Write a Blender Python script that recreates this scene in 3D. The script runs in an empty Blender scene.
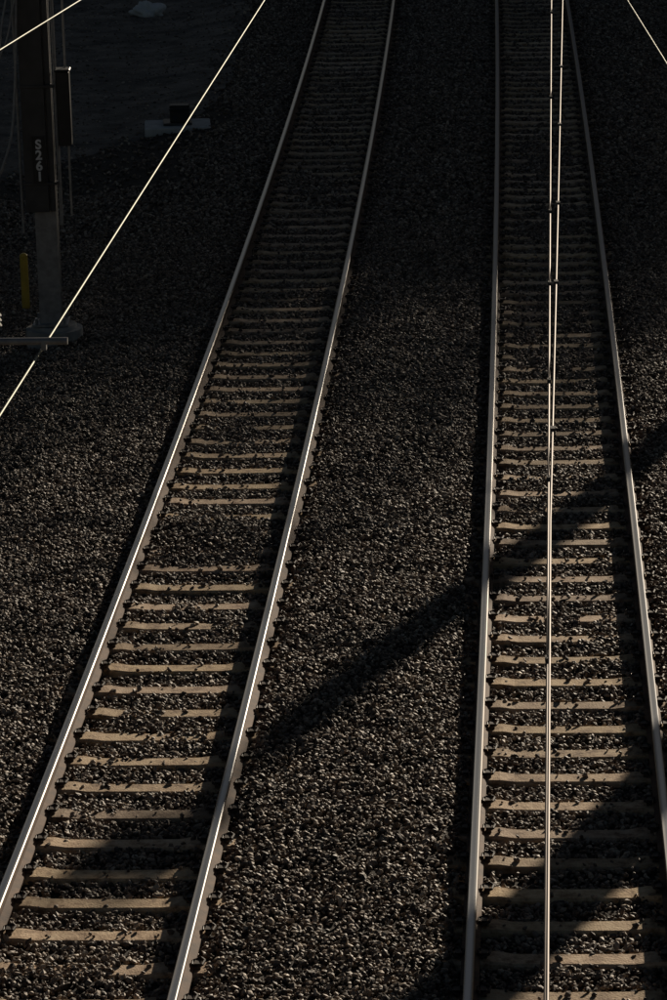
import bpy, bmesh, math, numpy as np
from mathutils import Vector, Matrix, Euler
rng=np.random.default_rng(7)
sc=bpy.context.scene
COL=sc.collection
# ------------------------------------------------------------------ helpers
def link(o,parent=None):
    COL.objects.link(o)
    if parent is not None: o.parent=parent
    return o
def empty(name,loc=(0,0,0)):
    e=bpy.data.objects.new(name,None); e.location=loc; e.empty_display_size=.3
    return link(e)
def meshobj(name,verts,faces,mat=None,parent=None,smooth=False,mats=None,midx=None,do_link=True):
    me=bpy.data.meshes.new(name); me.from_pydata([tuple(v) for v in verts],[],[tuple(q) for q in faces])
    if mats:
        for m in mats: me.materials.append(m)
        if midx is not None: me.polygons.foreach_set('material_index',np.array(midx,dtype=np.int32))
    elif mat: me.materials.append(mat)
    if smooth: me.polygons.foreach_set('use_smooth',[True]*len(me.polygons))
    me.update()
    o=bpy.data.objects.new(name,me)
    if do_link: link(o,parent)
    return o
def bm_obj(name,fn,mat,parent=None,smooth=False,bevel=0):
    bm=bmesh.new(); fn(bm)
    if bevel>0: bmesh.ops.bevel(bm,geom=bm.edges[:],offset=bevel,segments=1,affect='EDGES')
    me=bpy.data.meshes.new(name); bm.to_mesh(me); bm.free()
    me.materials.append(mat)
    if smooth: me.polygons.foreach_set('use_smooth',[True]*len(me.polygons))
    o=bpy.data.objects.new(name,me); return link(o,parent)
def addbox(bm,c,s,rot=0):
    bmesh.ops.create_cube(bm,size=1,matrix=Matrix.Translation(c)@Matrix.Rotation(rot,4,'Z')@Matrix.Diagonal((s[0],s[1],s[2],1)))
def addcyl(bm,a,b,r,r2=None,n=12):
    a=Vector(a);b=Vector(b);d=b-a
    q=d.to_track_quat('Z','Y').to_matrix().to_4x4()
    bmesh.ops.create_cone(bm,cap_ends=True,segments=n,radius1=r,radius2=r if r2 is None else r2,depth=d.length,matrix=Matrix.Translation((a+b)/2)@q)
def tube(name,pts,r,mat,parent=None,n=8):
    pts=[Vector(p) for p in pts]; V=[];F=[]
    for i,p in enumerate(pts):
        d=(pts[min(i+1,len(pts)-1)]-pts[max(i-1,0)]).normalized()
        up=Vector((0,0,1)) if abs(d.z)<.9 else Vector((0,1,0))
        a=d.cross(up).normalized(); b=a.cross(d)
        for k in range(n):
            t=2*math.pi*k/n; V.append(p+a*math.cos(t)*r+b*math.sin(t)*r)
    for i in range(len(pts)-1):
        for k in range(n):
            k2=(k+1)%n; F.append((i*n+k,i*n+k2,(i+1)*n+k2,(i+1)*n+k))
    F.append(tuple(range(n))[::-1]); F.append(tuple(range((len(pts)-1)*n,len(pts)*n)))
    return meshobj(name,V,F,mat,parent,smooth=True)
def smoothpts(pts,n=8):
    pts=[Vector(p) for p in pts]; out=[]
    for i in range(len(pts)-1):
        p0=pts[max(i-1,0)];p1=pts[i];p2=pts[i+1];p3=pts[min(i+2,len(pts)-1)]
        for k in range(n):
            t=k/n; out.append(.5*((2*p1)+(p2-p0)*t+(2*p0-5*p1+4*p2-p3)*t*t+(3*p1-p0-3*p2+p3)*t**3))
    out.append(pts[-1]); return out
# ------------------------------------------------------------------ materials
def newmat(name):
    m=bpy.data.materials.new(name); m.use_nodes=True
    nt=m.node_tree; b=nt.nodes['Principled BSDF']; return m,nt,b
def N(nt,t,**kw):
    n=nt.nodes.new(t)
    for k,v in kw.items():
        if k in n.inputs: n.inputs[k].default_value=v
        else: setattr(n,k,v)
    return n
def ramp(nt,fac,stops):
    r=nt.nodes.new('ShaderNodeValToRGB'); e=r.color_ramp.elements
    while len(e)<len(stops): e.new(.5)
    for i,(p,c) in enumerate(stops): e[i].position=p; e[i].color=(*c,1)
    nt.links.new(fac,r.inputs[0]); return r
def simple(name,c1,c2,scale=8,rough=.6,metal=0,bump=.2,dist=.01,spec=.5,detail=6):
    m,nt,b=newmat(name)
    tc=N(nt,'ShaderNodeTexCoord'); no=N(nt,'ShaderNodeTexNoise'); no.inputs['Scale'].default_value=scale; no.inputs['Detail'].default_value=detail
    nt.links.new(tc.outputs['Object'],no.inputs['Vector'])
    r=ramp(nt,no.outputs[0],[(.3,c1),(.7,c2)])
    nt.links.new(r.outputs[0],b.inputs['Base Color'])
    b.inputs['Roughness'].default_value=rough; b.inputs['Metallic'].default_value=metal; b.inputs['Specular IOR Level'].default_value=spec
    if bump>0:
        no2=N(nt,'ShaderNodeTexNoise'); no2.inputs['Scale'].default_value=scale*5; no2.inputs['Detail'].default_value=5
        nt.links.new(tc.outputs['Object'],no2.inputs['Vector'])
        bp=N(nt,'ShaderNodeBump'); bp.inputs['Strength'].default_value=bump; bp.inputs['Distance'].default_value=dist
        nt.links.new(no2.outputs[0],bp.inputs['Height']); nt.links.new(bp.outputs[0],b.inputs['Normal'])
    return m
# stones: colour per instance
M_stone,nt,b=newmat('ballast_stone')
oi=N(nt,'ShaderNodeObjectInfo')
r=ramp(nt,oi.outputs['Random'],[(0,(.07,.058,.05)),(.28,(.15,.11,.08)),(.58,(.25,.185,.135)),(.84,(.38,.295,.22)),(1,(.68,.56,.43))])
no=N(nt,'ShaderNodeTexNoise'); no.inputs['Scale'].default_value=30
tc=N(nt,'ShaderNodeTexCoord'); nt.links.new(tc.outputs['Object'],no.inputs['Vector'])
mx=N(nt,'ShaderNodeMix',data_type='RGBA',blend_type='MULTIPLY'); mx.inputs[0].default_value=.5
nt.links.new(r.outputs[0],mx.inputs[6]); nt.links.new(no.outputs[0],mx.inputs[7]); nt.links.new(mx.outputs[2],b.inputs['Base Color'])
b.inputs['Roughness'].default_value=.62; b.inputs['Specular IOR Level'].default_value=.4
# ballast sheet
M_sheet=simple('ballast_bed',(.02,.017,.014),(.06,.048,.038),scale=22,rough=.9,bump=1,dist=.03)
M_ground=simple('dirt_ground',(.05,.043,.036),(.13,.11,.09),scale=1.3,rough=.95,bump=.8,dist=.03,detail=10)
M_path=simple('dirt_path',(.05,.044,.038),(.26,.225,.185),scale=1.6,rough=.95,bump=1,dist=.05,detail=12)
# sleepers
M_sleep,nt,b=newmat('sleeper_concrete')
at=N(nt,'ShaderNodeAttribute',attribute_name='tone')
tc=N(nt,'ShaderNodeTexCoord'); no=N(nt,'ShaderNodeTexNoise'); no.inputs['Scale'].default_value=9; no.inputs['Detail'].default_value=10; no.inputs['Roughness'].default_value=.7
nt.links.new(tc.outputs['Object'],no.inputs['Vector'])
r=ramp(nt,no.outputs[0],[(.36,(.22,.135,.08)),(.5,(.53,.385,.26)),(.68,(.68,.54,.39))])
mx=N(nt,'ShaderNodeMix',data_type='RGBA',blend_type='MULTIPLY'); mx.inputs[0].default_value=1
nt.links.new(r.outputs[0],mx.inputs[6]); nt.links.new(at.outputs['Color'],mx.inputs[7]); nt.links.new(mx.outputs[2],b.inputs['Base Color'])
no2=N(nt,'ShaderNodeTexNoise'); no2.inputs['Scale'].default_value=60; nt.links.new(tc.outputs['Object'],no2.inputs['Vector'])
bp=N(nt,'ShaderNodeBump'); bp.inputs['Strength'].default_value=.5; bp.inputs['Distance'].default_value=.012
nt.links.new(no2.outputs[0],bp.inputs['Height']); nt.links.new(bp.outputs[0],b.inputs['Normal']); b.inputs['Roughness'].default_value=.85
M_rust=simple('rail_rust',(.05,.027,.017),(.16,.09,.052),scale=9,rough=.8,bump=.3,dist=.005)
M_clip=simple('clip_steel',(.02,.016,.013),(.06,.04,.03),scale=20,rough=.6,bump=0)
# polished head: 'rc' holds (position across the head, distance along the rail)
M_head,nt,b=newmat('rail_head_steel')
ra=N(nt,'ShaderNodeAttribute',attribute_name='rc'); mp=N(nt,'ShaderNodeMapping'); mp.inputs['Scale'].default_value=(120,.55,1)
nt.links.new(ra.outputs['Vector'],mp.inputs[0]); no=N(nt,'ShaderNodeTexNoise'); no.inputs['Scale'].default_value=1; no.inputs['Detail'].default_value=5
nt.links.new(mp.outputs[0],no.inputs['Vector'])
sx=N(nt,'ShaderNodeSeparateXYZ'); nt.links.new(ra.outputs['Vector'],sx.inputs[0])
ab=N(nt,'ShaderNodeMath',operation='ABSOLUTE'); nt.links.new(sx.outputs[0],ab.inputs[0])
ad=N(nt,'ShaderNodeMath',operation='MULTIPLY_ADD'); nt.links.new(no.outputs[0],ad.inputs[0]); ad.inputs[1].default_value=.016; nt.links.new(ab.outputs[0],ad.inputs[2])
r=ramp(nt,ad.outputs[0],[(.022,(.44,.455,.48)),(.044,(.22,.205,.19))]); nt.links.new(r.outputs[0],b.inputs['Base Color'])
mr=N(nt,'ShaderNodeMapRange'); mr.inputs[1].default_value=.018; mr.inputs[2].default_value=.040; mr.inputs[3].default_value=.31; mr.inputs[4].default_value=.48; nt.links.new(ad.outputs[0],mr.inputs[0]); nt.links.new(mr.outputs[0],b.inputs['Roughness'])
b.inputs['Metallic'].default_value=1
M_galv=simple('galvanised_steel',(.22,.22,.22),(.36,.36,.36),scale=12,rough=.5,metal=.4,bump=.1,dist=.003)
M_dark=simple('dark_painted_steel',(.035,.035,.037),(.075,.075,.075),scale=5,rough=.5,bump=.1,dist=.003)
M_black=simple('black_plastic',(.012,.012,.012),(.025,.025,.025),scale=8,rough=.5,bump=0)
M_white=simple('white_paint',(.78,.78,.76),(.85,.85,.83),scale=8,rough=.5,bump=0)
M_yel=simple('yellow_paint',(.45,.30,.04),(.6,.42,.06),scale=10,rough=.5,bump=.1,dist=.003)
M_conc=simple('concrete',(.26,.25,.23),(.42,.40,.37),scale=6,rough=.9,bump=.4,dist=.01)
M_slab=simple('pale_concrete',(.42,.41,.39),(.62,.61,.58),scale=4,rough=.9,bump=.4,dist=.01)
M_wire=simple('copper_wire',(.25,.26,.21),(.36,.37,.30),scale=5,rough=.6,metal=.4,bump=0)
M_wire2=simple('aged_wire',(.17,.145,.13),(.27,.23,.21),scale=3,rough=.6,metal=.4,bump=0)
M_porc=simple('insulator_porcelain',(.5,.5,.47),(.62,.62,.58),scale=5,rough=.2,bump=0)
M_brick=simple('brick_facade',(.20,.12,.08),(.32,.2,.14),scale=5,rough=.9,bump=.3)
M_glass=simple('window_glass',(.03,.04,.05),(.05,.06,.07),scale=1,rough=.08,bump=0)
M_bark=simple('bark',(.08,.06,.045),(.18,.14,.11),scale=4,rough=.9,bump=.8,dist=.03)
M_leaf=simple('foliage',(.04,.06,.025),(.09,.12,.05),scale=1,rough=.6,bump=0)
M_fab=simple('white_bag',(.6,.6,.58),(.78,.78,.76),scale=6,rough=.7,bump=.3,dist=.01)
# ------------------------------------------------------------------ geometry of the line
def cL(Y): d=Y-40; return -0.8585+.05806*d-.000246*d*d
def cR(Y): d=Y-40; return 2.6916+.05887*d-.000131*d*d
GH=.7475
TOP=-.17
def vnoise(x,y,s,seed):
    r=np.random.default_rng(seed); T=r.random((256,256))
    X=x/s;Y=y/s; xi=np.floor(X).astype(int);yi=np.floor(Y).astype(int); fx=X-xi;fy=Y-yi
    fx=fx*fx*(3-2*fx);fy=fy*fy*(3-2*fy)
    g=lambda a,b:T[a%256,b%256]
    return (g(xi,yi)*(1-fx)*(1-fy)+g(xi+1,yi)*fx*(1-fy)+g(xi,yi+1)*(1-fx)*fy+g(xi+1,yi+1)*fx*fy)*2-1
SL0,SPL=23.75,.617; SR0,SPR=23.69,.619
def level(x,y):
    n1=vnoise(x,y,1.3,1);n2=vnoise(x,y,.35,2);n3=vnoise(x,y,3.5,3)
    dl=np.abs(x-cL(y)); dr=np.abs(x-cR(y)); d=np.minimum(dl,dr)
    out=np.clip((d-.80)/.16,0,1); z=-.205+.067*out
    mid=(x>cL(y)+.9)&(x<cR(y)-.9)
    z=z+np.where(mid,.02*np.clip((d-1.0)/.5,0,1),0)
    # outer shoulders
    left=cL(y)-x; z=z-np.clip((left-2.0)*.12,0,.25)
    right=x-cR(y); z=z-np.clip((right-1.9)*.3,0,.9)
    z=z+.016*n1+.018*n2+.012*n3*(1+0*x)
    # spilled ballast burying two or three sleepers of the left-hand track
    g=np.exp(-((y-34.3)/.85)**2)*np.exp(-((x-cL(y)+.1)/.95)**2); z=z+.062*g
    g=np.exp(-((y-23.0)/.45)**2)*np.exp(-((x-cL(y)+.3)/.6)**2); z=z+.035*g
    return z
# ground sheet to the horizon
S=900
meshobj('ground',[(-S,-S,-.62),(S,-S,-.62),(S,S*1.5,-.62),(-S,S*1.5,-.62)],[(0,1,2,3)],M_ground)
# ballast bed sheet
xs=np.arange(-8.5,10.5,.1); ys=np.arange(14,100,.12)
XX,YY=np.meshgrid(xs,ys); XX=XX+ (cL(YY)-cL(40.)) ; ZZ=level(XX,YY)-.022
edge=np.minimum(np.clip((XX-XX[:, :1])/.8,0,1),np.clip((XX[:,-1:]-XX)/.8,0,1)); ZZ=ZZ*edge+(-.66)*(1-edge)
nx,ny=len(xs),len(ys)
V=np.stack([XX.ravel(),YY.ravel(),ZZ.ravel()],1)
ii=np.arange((ny-1)*nx).reshape(ny-1,nx)[:,:-1].ravel()
F=np.stack([ii,ii+1,ii+nx+1,ii+nx],1)
me=bpy.data.meshes.new('ballast'); me.from_pydata(V.tolist(),[],F.tolist()); me.materials.append(M_sheet); me.polygons.foreach_set('use_smooth',[True]*len(F)); me.update()
ballast=link(bpy.data.objects.new('ballast',me))
# dirt access path beyond the mast, left of the ballast shoulder
def path_edge(y): return cL(y)-2.3+.35*vnoise(y*0+3.3,y,3.0,21)+.15*vnoise(y*0+1.3,y,.7,22)
PX=[];PF=[]; pys=np.arange(53,100,.3); m_=26
for i,y in enumerate(pys):
    e=float(path_edge(np.array([y]))[0]) ; st_=np.clip((y-53)/9,0,1)
    x1=-9+ (e+9)*st_**.5
    for j in range(m_):
        x=-9+(x1+9)*j/(m_-1); z=float(level(np.array([x]),np.array([y]))[0])+.03*min(1,(m_-1-j)/2)-.02
        PX.append((x,y,z))
    if i:
        for j in range(m_-1): a=(i-1)*m_+j; PF.append((a,a+1,a+m_+1,a+m_))
meshobj('dirt_path',PX,PF,M_path,smooth=True)
# stones
protos=bpy.data.collections.new('ballast_stone_shapes')
for k in range(9):
    bm=bmesh.new(); bmesh.ops.create_icosphere(bm,subdivisions=1,radius=1)
    r=np.random.default_rng(50+k); sx_,sy_,sz_=r.uniform(.75,1.3),r.uniform(.6,1.0),r.uniform(.45,.8)
    for v in bm.verts:
        q=r.uniform(.68,1.22); v.co=Vector((v.co.x*q*sx_,v.co.y*q*sy_,v.co.z*q*sz_))
    me=bpy.data.meshes.new('stone_shape'); bm.to_mesh(me); bm.free(); me.materials.append(M_stone)
    o=bpy.data.objects.new('stone_shape',me); protos.objects.link(o)
def scatter(y0,y1,x0f,x1f,dens,rmin,rmax,seed):
    r=np.random.default_rng(seed)
    xa=min(x0f(y0),x0f(y1)); xb=max(x1f(y0),x1f(y1))
    n=int((y1-y0)*(xb-xa)*dens); x=r.uniform(xa,xb,n); y=r.uniform(y0,y1,n)
    k=(x>x0f(y))&(x<x1f(y)); x=x[k];y=y[k]
    z=level(x,y); s=rmin+(rmax-rmin)*r.random(len(x))**2
    keep=np.ones(len(x),bool)
    keep&=~((y>54)&(x<path_edge(y)+.1)&(r.random(len(x))>.16))
    for c,s0,sp in ((cL,SL0,SPL),(cR,SR0,SPR)):
        lat=np.abs(x-c(y)); ph=np.abs(((y-s0+sp/2)%sp)-sp/2)
        on=(lat<1.3)&(ph<.102)
        top=np.where(lat<.5,TOP-.018,TOP-.004)
        low=z<top-.002
        kill=on&low&(r.random(len(x))>.055)
        keep&=~kill
        z=np.where(on&low,top+s*.35,z)
        # nothing on the rails
        keep&=~(np.abs(lat-GH)<.065)
    return np.stack([x,y,z+r.uniform(-.012,.008,len(x))],1)[keep],s[keep]
P=[];Sx=[]
a,b_=scatter(19,50,lambda y:-.112*y-1.4+0*y,lambda y:.105*y+1.2,850,.015,.037,1);P.append(a);Sx.append(b_)
a,b_=scatter(50,80,lambda y:-.112*y-1.4,lambda y:.105*y+1.2,330,.024,.048,2);P.append(a);Sx.append(b_)
P=np.concatenate(P);Sx=np.concatenate(Sx)
me=bpy.data.meshes.new('stones'); me.vertices.add(len(P)); me.vertices.foreach_set('co',P.ravel().astype(np.float32))
at=me.attributes.new('sc','FLOAT','POINT'); at.data.foreach_set('value',Sx.astype(np.float32)); me.update()
stones=link(bpy.data.objects.new('stones',me),ballast)
ng=bpy.data.node_groups.new('stone_scatter','GeometryNodeTree')
ng.interface.new_socket(name='Geometry',in_out='INPUT',socket_type='NodeSocketGeometry')
ng.interface.new_socket(name='Geometry',in_out='OUTPUT',socket_type='NodeSocketGeometry')
gi=ng.nodes.new('NodeGroupInput');go=ng.nodes.new('NodeGroupOutput')
ci=ng.nodes.new('GeometryNodeCollectionInfo'); ci.inputs['Collection'].default_value=protos; ci.inputs['Separate Children'].default_value=True; ci.inputs['Reset Children'].default_value=True
ip=ng.nodes.new('GeometryNodeInstanceOnPoints'); ip.inputs['Pick Instance'].default_value=True
rv=ng.nodes.new('FunctionNodeRandomValue'); rv.data_type='FLOAT_VECTOR'; rv.inputs['Min'].default_value=(-.9,-.9,0); rv.inputs['Max'].default_value=(.9,.9,6.283)
na=ng.nodes.new('GeometryNodeInputNamedAttribute'); na.data_type='FLOAT'; na.inputs['Name'].default_value='sc'
L=ng.links.new
L(gi.outputs[0],ip.inputs['Points']);L(ci.outputs[0],ip.inputs['Instance']);L(rv.outputs[0],ip.inputs['Rotation'])
L([o for o in na.outputs if o.enabled][0],ip.inputs['Scale']);L(ip.outputs[0],go.inputs[0])
md=stones.modifiers.new('scatter','NODES'); md.node_group=ng
# ------------------------------------------------------------------ tracks
prof=[(-.027,0),(.027,0),(.0345,-.008),(.036,-.034),(.010,-.050),(.009,-.135),(.068,-.156),(.068,-.168)]
prof=prof+[(-x,z) for x,z in prof[:1:-1]]
def rail(name,c,off,parent):
    ys=np.arange(14,110,.6); V=[];F=[];mi=[];n=len(prof); rc=[]
    for y in ys:
        s=(c(y+.1)-c(y-.1))/.2; lat=Vector((1,-s,0)).normalized()
        p=Vector((c(y),y,0))+lat*off
        for (a,z) in prof: V.append(p+lat*a+Vector((0,0,z))); rc.append((a+(.004 if off<0 else -.004),y,off))
    for i in range(len(ys)-1):
        for k in range(n):
            k2=(k+1)%n; F.append((i*n+k,(i+1)*n+k,(i+1)*n+k2,i*n+k2))
            mi.append(0 if k in (0,1,n-1) else 1)
    o=meshobj(name,V,F,parent=parent,mats=[M_head,M_rust],midx=mi)
    at=o.data.attributes.new('rc','FLOAT_VECTOR','POINT'); at.data.foreach_set('vector',np.array(rc,dtype=np.float32).ravel())
    return o
# one set of fastenings (shoulder casting + curled spring clip either side of each rail foot)
bmc=bmesh.new()
for off in (-GH,GH):
    for sd in (-1,1):
        M=Matrix.Translation((off+sd*.095,0,0))
        bmesh.ops.create_cube(bmc,size=1,matrix=M@Matrix.Translation((0,0,.022))@Matrix.Diagonal((.045,.085,.05,1)))
        pts=[(-.02*sd,-.075,.02),(.035*sd,-.06,.045),(.05*sd,0,.055),(.02*sd,.055,.05),(-.04*sd,.04,.035),(-.04*sd,-.02,.028)]
        for a,b in zip(pts[:-1],pts[1:]): addcyl(bmc,M@Vector(a),M@Vector(b),.011,n=6)
bmc.verts.ensure_lookup_table(); CV=np.array([v.co[:] for v in bmc.verts]); CF=[[v.index for v in q.verts] for q in bmc.faces]; bmc.free()
def track(name,c,s0,sp,seed):
    E=empty(name)
    rail('rail_left',c,-GH,E); rail('rail_right',c,GH,E)
    r=np.random.default_rng(seed)
    V=[];F=[];tone=[]; cv=[];cf=[];cn=0
    st=[(-1.25,.105,-.03),(-1.05,.105,-.012),(-.92,.108,0),(-.56,.106,0),(-.44,.10,-.018),(0,.096,-.02),(.44,.10,-.018),(.56,.106,0),(.92,.108,0),(1.05,.105,-.012),(1.25,.105,-.03)]
    k0=int((15-s0)/sp); k1=int((105-s0)/sp)
    for k in range(k0,k1):
        y=s0+k*sp+r.normal(0,.015); s=(c(y+.1)-c(y-.1))/.2
        ang=-math.atan(s)+r.normal(0,.008); ca,sa=math.cos(ang),math.sin(ang)
        cx=c(y)+r.normal(0,.01); dz=r.normal(0,.002); b0=len(V); t=float(np.clip(r.normal(.90,.18),.5,1.25)); w=t*r.uniform(.85,1)
        for (lx,hw,zz) in st:
            hw=hw*r.uniform(.95,1.02)
            for (q,z) in ((-hw-.025,-.2),(-hw-.008,-.018),(-hw+.01,0),(hw-.01,0),(hw+.008,-.018),(hw+.025,-.2)):
                X=lx;Y=q+r.normal(0,.0015)
                V.append((cx+X*ca-Y*sa,y+X*sa+Y*ca,TOP+zz+z+dz)); tone.append((t,t*.99,w,1))
        n=6
        for i in range(len(st)-1):
            for j in range(n-1): F.append((b0+i*n+j,b0+(i+1)*n+j,b0+(i+1)*n+j+1,b0+i*n+j+1))
        F.append(tuple(b0+j for j in range(n))); F.append(tuple(b0+(len(st)-1)*n+j for j in range(n))[::-1])
        if y<85:
            cv.append(np.stack([cx+CV[:,0]*ca-CV[:,1]*sa,y+CV[:,0]*sa+CV[:,1]*ca,TOP+CV[:,2]],1))
            cf+=[[q+cn for q in ff] for ff in CF]; cn+=len(CV)
    me=bpy.data.meshes.new('sleepers'); me.from_pydata(V,[],F); me.materials.append(M_sleep)
    ca_=me.color_attributes.new('tone','FLOAT_COLOR','POINT'); ca_.data.foreach_set('color',np.array(tone,dtype=np.float32).ravel()); me.update()
    link(bpy.data.objects.new('sleepers',me),E)
    me=bpy.data.meshes.new('rail_clips'); me.from_pydata(np.concatenate(cv).tolist(),[],cf); me.materials.append(M_clip); me.update()
    link(bpy.data.objects.new('rail_clips',me),E)
    return E
track('railway_track',cL,SL0,SPL,11); track('railway_track',cR,SR0,SPR,12)
# ------------------------------------------------------------------ overhead line
def wline(A,B,y0,y1,z,sag=0,n=40):
    out=[]
    for i in range(n+1):
        y=y0+(y1-y0)*i/n; x=A[0]+(B[0]-A[0])*(y-A[1])/(B[1]-A[1]); t=i/n
        out.append((x,y,z-sag*4*t*(1-t)))
    return out
OR=empty('overhead_line')
tube('contact_wire',wline((.64,10.2),(2.28,33.96),2,60,5.3),.0058,M_wire2,OR)
mess=[(.14,2,6.3),(.506,7.98,6.3),(.806,12.29,6.3),(1.21,17.69,6.3),(1.87,26.56,6.3),(2.9,40,6.35),(4.1,60,6.5)]
tube('messenger_wire',mess,.0045,M_wire2,OR)
def mx_(y):
    for a,b in zip(mess[:-1],mess[1:]):
        if a[1]<=y<=b[1]:
            t=(y-a[1])/(b[1]-a[1]); return a[0]+(b[0]-a[0])*t,a[2]+(b[2]-a[2])*t
def cx_(y): return .64+(2.28-.64)*(y-10.2)/(33.96-10.2)
def droppers(bm):
    for y in (13.6,16.4,18.4,20.9,23.2,28,33):
        x,z=mx_(y); addcyl(bm,(x,y,z),(cx_(y),y,5.3),.0022,n=6)
        addbox(bm,(x,y,z),(.02,.045,.024)); addbox(bm,(cx_(y),y,5.31),(.018,.045,.024))
bm_obj('droppers',droppers,M_dark,OR)
OL=empty('overhead_line')
tube('contact_wire',wline((-1.79,18.0),(-.56,34.51),2,60,5.3),.0062,M_wire,OL)
tube('feeder_wire',[(-5.8,8,6.0),(-2.51,26.75,6.0),(-2.06,29.57,6.0),(-.3,42,6.4)],.0062,M_wire,OL)
tube('stay_wire',[(2.28,10,6.3),(2.34,23.18,6.3),(2.36,26.46,6.3),(2.5,45,6.6)],.0048,M_wire,OR)
# ------------------------------------------------------------------ masts
def hcolumn(bm,x,y,z0,z1,w=.26,d=.26,t=.018):
    addbox(bm,(x,y-d/2,(z0+z1)/2),(w,t,z1-z0)); addbox(bm,(x,y+d/2,(z0+z1)/2),(w,t,z1-z0)); addbox(bm,(x,y,(z0+z1)/2),(t,d-t-.004,z1-z0-.01))
def foundation(bm,x,y,z0,z1,r=.38):
    addcyl(bm,(x,y,z0),(x,y,z1),r,n=32); addcyl(bm,(x,y,z1+.002),(x,y,z1+.05),r*.82,r*.76,n=32)
def cantilever(E,x,y,tx,ty,zc=5.3,ins=True):
    def fn(bm):
        addcyl(bm,(x,y,zc+1.5),(tx,ty,zc+1.0),.03,n=10)
        addcyl(bm,(x,y,zc-.1),(tx+(x-tx)*.12,ty,zc+1.03),.035,n=10)
        addcyl(bm,(x+(tx-x)*.35,y+(ty-y)*.35,zc+.28),(tx+(tx-x)*.04,ty,zc+.06),.028,n=10)
        addcyl(bm,(tx+(x-tx)*.35,ty,zc+.15),(tx,ty,zc+.02),.012,n=8)
        addbox(bm,(tx,ty,zc+.012),(.03,.06,.04))
    bm_obj('cantilever_arm',fn,M_galv,E,smooth=False)
    def fi(bm):
        for (za,fr) in ((zc+1.5,.06),(zc-.1,.07)):
            for k in range(5):
                px=x+(tx-x)*(fr+.018*k); zb=za+( (zc+1.0 if za>zc+1 else zc+1.03)-za)*(fr+.018*k)
                addcyl(bm,(px,y,zb-.0),(px+.012,y,zb),.07,n=14)
    bm_obj('insulators',fi,M_porc,E)
# visible mast (S261)
mx0,my0=-3.60,43.6; gz=-.22
E=empty('catenary_mast')
bm_obj('column',lambda bm:hcolumn(bm,mx0,my0,gz+.2,7.6,.28,.26),M_galv,E)
bm_obj('foundation',lambda bm:foundation(bm,mx0+.03,my0,gz-.55,gz+.13,.37),M_conc,E,smooth=False)
def base(bm):
    addbox(bm,(mx0,my0,gz+.205),(.46,.46,.03))
    for a in (-.18,.18):
        for c in (-.18,.18): addcyl(bm,(mx0+a,my0+c,gz+.18),(mx0+a,my0+c,gz+.29),.02,n=8)
bm_obj('base_plate',base,M_galv,E)
def casing(bm):
    addbox(bm,(mx0-.09,my0-.19,4.28),(.30,.09,5.6)); addbox(bm,(mx0+.11,my0-.18,4.28),(.07,.06,5.6))
    for z in (1.85,3.1,4.5,5.9): addbox(bm,(mx0-.03,my0-.19,z),(.44,.12,.04))
bm_obj('cable_casing',casing,M_dark,E,bevel=.006)
bm_obj('junction_box',lambda bm:(addbox(bm,(mx0+.30,my0-.12,2.8),(.17,.2,.95)),addbox(bm,(mx0+.30,my0-.12,3.29),(.20,.24,.03))),M_black,E,bevel=.01)
bm_obj('conduit',lambda bm:(addcyl(bm,(mx0+.205,my0-.17,1.3),(mx0+.205,my0-.17,7),.022,n=8),addcyl(bm,(mx0-.29,my0-.17,1.2),(mx0-.29,my0-.17,7),.018,n=8),addcyl(bm,(mx0+.33,my0-.05,1.4),(mx0+.33,my0-.05,7),.014,n=8)),M_galv,E)
bm_obj('number_plate',lambda bm:addbox(bm,(mx0-.04,my0-.262,2.16),(.16,.01,.60)),M_black,E)
for i,ch in enumerate('S261'):
    cu=bpy.data.curves.new('t','FONT'); cu.body=ch; cu.size=.165; cu.align_x='CENTER'; cu.extrude=.002; cu.offset=.006
    o=bpy.data.objects.new('t',cu); COL.objects.link(o); bpy.context.view_layer.update()
    me=bpy.data.meshes.new_from_object(o.evaluated_get(bpy.context.evaluated_depsgraph_get())); bpy.data.objects.remove(o)
    me.materials.clear(); me.materials.append(M_white)
    q=bpy.data.objects.new('plate_digit_%d'%(i+1),me); q.matrix_world=Matrix.Translation((mx0-.04,my0-.272,2.31-.138*i))@Matrix.Rotation(math.radians(90),4,'X'); link(q,E)
cantilever(E,mx0,my0,cL(my0)+.3,my0)
tube('hanging_cable',smoothpts([(mx0-.15,my0-.2,6.2),(mx0-.22,my0-.3,4.4),(mx0-.30,my0-.4,3.0),(mx0-.42,my0-.5,2.3),(mx0-.75,my0-.5,1.75),(mx0-1.5,my0-.3,1.6),(mx0-3,my0,3)]),.016,M_galv,E)
tube('hanging_cable',smoothpts([(mx0-.1,my0-.2,5.2),(mx0-.4,my0-.4,4.0),(mx0-.6,my0-.5,2.8),(mx0-1.2,my0-.5,1.9),(mx0-2.6,my0-.3,1.8)]),.013,M_galv,E)
tube('hanging_cable',smoothpts([(mx0+.1,my0-.25,5.4),(mx0-.25,my0-.35,4.2),(mx0-.42,my0-.4,3.6),(mx0-.9,my0-.45,3.1),(mx0-2.2,my0-.3,3.6)]),.012,M_galv,E)
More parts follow.
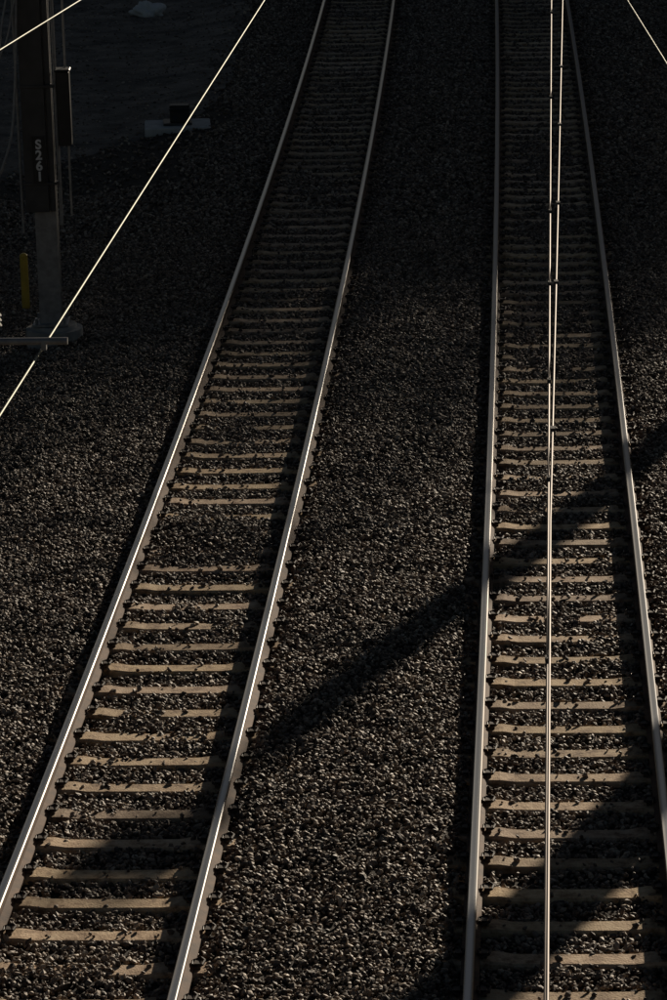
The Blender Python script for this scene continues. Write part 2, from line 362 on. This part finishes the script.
# near mast on the left, out of frame, whose steady arm holds the left contact wire
E=empty('catenary_mast'); ax,ay=-5.6,19.6
bm_obj('column',lambda bm:hcolumn(bm,ax,ay,-.4,7.6),M_galv,E)
bm_obj('foundation',lambda bm:foundation(bm,ax,ay,-.8,-.42,.4),M_conc,E)
def arm(bm):
    addcyl(bm,(ax+.13,ay-.1,5.42),(-1.52,19.46,5.36),.022,n=14)
    addcyl(bm,(ax+.13,ay,6.7),(-2.3,19.5,6.15),.025,n=10)
    addcyl(bm,(-2.35,19.5,6.15),(-2.5,19.47,5.40),.018,n=8)
    addbox(bm,(-1.66,19.47,5.335),(.03,.06,.05))
bm_obj('steady_arm',arm,M_galv,E)
def ins(bm):
    for k in range(3): addcyl(bm,(-1.99,19.82,5.38+.03*k),(-1.99,19.82,5.395+.03*k),.06,.05,n=16)
    addcyl(bm,(-1.99,19.82,5.33),(-1.99,19.82,5.5),.02,n=10)
    addcyl(bm,(-1.99,19.82,5.345),(-1.99,19.46,5.37),.012,n=8)
bm_obj('insulator',ins,M_porc,E)
def clampf(bm):
    addbox(bm,(-1.80,17.78,5.28),(.03,.06,.10)); addcyl(bm,(-1.80,17.78,5.2),(-1.84,17.6,5.05),.012,n=8)
bm_obj('wire_clamp',clampf,M_black,E)
# masts right of the frame (cast the long shadows)
SUN_AZ=math.radians(24.0); SUN_EL=math.radians(16)
def rmast(x,y,h,tx,w=.32):
    E=empty('catenary_mast'); z0=-.9
    bm_obj('column',lambda bm:hcolumn(bm,x,y,z0+.2,h,w,w),M_galv,E)
    bm_obj('foundation',lambda bm:foundation(bm,x,y,z0-.3,z0+.15,.45),M_conc,E)
    cantilever(E,x,y,tx,y)
    return E
E=rmast(10.4,52.3,7.7,cR(52.3)+.1,.40)
bm_obj('shadow_box',lambda bm:(addcyl(bm,(10.4,52.3,7.6),(10.4,52.3,8.5),.06,n=10),addbox(bm,(10.4,52.3,8.25),(.85,.4,.42)),addcyl(bm,(10.1,52.3,8.45),(10.1,52.3,8.7),.06,n=10),addcyl(bm,(10.7,52.3,8.45),(10.7,52.3,8.7),.06,n=10)),M_galv,E)  # unseen box added on the mast top to cast a soft shadow blob
rmast(7.75,38.0,8.4,cR(38.)+.1,.58)  # unseen mast placed for the lower shadow, column widened to broaden it
# ------------------------------------------------------------------ lineside things
def post(bm):
    addcyl(bm,(-4.13,45.9,-.5),(-4.13,45.9,.40),.055,n=18); addcyl(bm,(-4.13,45.9,.402),(-4.13,45.9,.43),.055,.03,n=18); addcyl(bm,(-4.13,45.9,-.5),(-4.13,45.9,-.36),.09,.08,n=18)
bm_obj('marker_post',post,M_yel)
E=empty('cable_pit')
bm_obj('slab',lambda bm:addbox(bm,(-2.55,59.5,-.22),(1.15,.9,.16),.05),M_slab,E,bevel=.02)
bm_obj('lid',lambda bm:(addbox(bm,(-2.55,59.5,-.115),(.5,.5,.04),.05)),M_dark,E,bevel=.008)
E=empty('dwarf_signal')
bm_obj('housing',lambda bm:(addbox(bm,(-2.5,59.4,.06),(.34,.25,.30)),addbox(bm,(-2.5,59.24,.15),(.36,.1,.03))),M_black,E,bevel=.01)
bm_obj('lenses',lambda bm:[addcyl(bm,(-2.5+a,59.285,.06+b),(-2.5+a,59.26,.06+b),.045,n=16) for a,b in ((-.08,-.06),(.08,-.06),(0,.06))],M_glass,E)
def bag(bm):
    bmesh.ops.create_icosphere(bm,subdivisions=4,radius=1)
    for v in bm.verts:
        p=v.co.copy(); q=1+.22*math.sin(5*p.x+2*p.y)*math.cos(4*p.z+3*p.y)+.08*math.sin(13*p.x+9*p.z)
        v.co=Vector((p.x*.36*q-3.76,p.y*.3*q+75.2,max(p.z,-.5)*.24*q-.34))
bm_obj('rubbish_bag',bag,M_fab,smooth=True)
# ------------------------------------------------------------------ unseen building and trees, added to shade the far end
tanE=math.tan(SUN_EL)
def building():  # added out of view; roof height set by the shadow edge wanted
    E=empty('shade_block'); y=150.; h=(y-46)/math.cos(SUN_AZ)*tanE; xc=46; w=84
    bm_obj('walls',lambda bm:(addbox(bm,(xc,y+9,h/2-.6),(w,18,h))),M_brick,E)
    bm_obj('roof_parapet',lambda bm:(addbox(bm,(xc,y+9,h-.4),(w+.6,18.6,.3))),M_conc,E)
    def wins(bm):
        for k in range(int(h//3.1)):
            for j in range(24): addbox(bm,(xc-w/2+2+j*3.45,y-.01,1.6+k*3.1),(1.6,.08,1.5))
    bm_obj('windows',wins,M_glass,E)
    def sills(bm):
        for k in range(int(h//3.1)): addbox(bm,(xc,y-.08,.6+k*3.1),(w,.2,.12))
    bm_obj('floor_bands',sills,M_conc,E)
building()
def tree_mesh(seed,hgt):
    r=np.random.default_rng(seed); bm=bmesh.new()
    addcyl(bm,(0,0,0),(0,0,hgt*.5),.45,.25,n=10); tips=[]
    for k in range(12):
        a=k*2.4+r.uniform(-.4,.4); z=hgt*r.uniform(.25,.5); L_=hgt*r.uniform(.22,.36); e=r.uniform(.6,1.3)
        t=Vector((math.cos(a)*math.cos(e)*L_,math.sin(a)*math.cos(e)*L_,z+math.sin(e)*L_)); addcyl(bm,(0,0,z),t,.18,.05,n=7); tips.append(t)
    tips.append(Vector((0,0,hgt*.82))); addcyl(bm,(0,0,hgt*.5),(0,0,hgt*.82),.25,.05,n=7)
    me=bpy.data.meshes.new('trunk'); bm.to_mesh(me); bm.free(); me.materials.append(M_bark)
    V=[]
    for t in tips:
        for c in range(8):
            cc=np.array(t)+r.normal(0,hgt*.06,3)
            p=cc+r.normal(0,hgt*.033,(80,3)); a=r.normal(0,1,(80,3)); a/=np.linalg.norm(a,axis=1)[:,None]
            b=np.cross(a,r.normal(0,1,(80,3))); b/=np.linalg.norm(b,axis=1)[:,None]; s=r.uniform(.16,.32,(80,1))
            V.append(np.stack([p-a*s,p+b*s*.5,p+a*s,p-b*s*.5],1).reshape(-1,3))
    V=np.concatenate(V); F=np.arange(len(V)).reshape(-1,4)
    ml=bpy.data.meshes.new('crown'); ml.from_pydata(V.tolist(),[],F.tolist()); ml.materials.append(M_leaf)
    return me,ml
tm=[tree_mesh(s,30) for s in (1,2,3)]
for i in range(16):  # unseen tree row, added so its crowns make the shade fade gradually
    x=26+i*4.3+rng.uniform(-1,1); y=128+rng.uniform(-6,6)
    h=(y-rng.uniform(36.5,43.5))/math.cos(SUN_AZ)*tanE/.85
    E=empty('shade_tree',(x,y,-.62)); k=i%3; s=h/30; E.scale=(s,s,s); E.rotation_euler=(0,0,rng.uniform(0,6))
    link(bpy.data.objects.new('trunk',tm[k][0]),E); link(bpy.data.objects.new('crown',tm[k][1]),E)
# ------------------------------------------------------------------ light
w=bpy.data.worlds.new('World'); sc.world=w; w.use_nodes=True; nt=w.node_tree; bg=nt.nodes['Background']
sky=nt.nodes.new('ShaderNodeTexSky'); sky.sky_type='NISHITA'; sky.sun_disc=False; sky.sun_elevation=SUN_EL; sky.sun_rotation=SUN_AZ; sky.air_density=1.0; sky.dust_density=1.0
nt.links.new(sky.outputs[0],bg.inputs[0]); bg.inputs[1].default_value=.0135
sl=bpy.data.lights.new('sun','SUN'); sl.energy=5; sl.angle=math.radians(.55); sl.color=(1,.86,.68)
so=bpy.data.objects.new('sun',sl); link(so)
Sd=Vector((math.sin(SUN_AZ)*math.cos(SUN_EL),math.cos(SUN_AZ)*math.cos(SUN_EL),math.sin(SUN_EL)))
so.rotation_euler=Sd.to_track_quat('Z','Y').to_euler(); so.location=(20,40,30)
sc.view_settings.view_transform='Standard'; sc.view_settings.look='None'; sc.view_settings.exposure=0
# ------------------------------------------------------------------ camera
cam=bpy.data.cameras.new('camera'); cam.sensor_fit='VERTICAL'; cam.sensor_height=36; cam.sensor_width=24; cam.lens=3435/1000*36; cam.clip_end=3000; cam.clip_start=.1
co=bpy.data.objects.new('camera',cam); link(co)
co.matrix_world=Matrix.Translation((0,0,9.9))@Matrix.Rotation(math.radians(90-15.9),4,'X')@Matrix.Rotation(math.radians(-1.5),4,'Z')
sc.camera=co
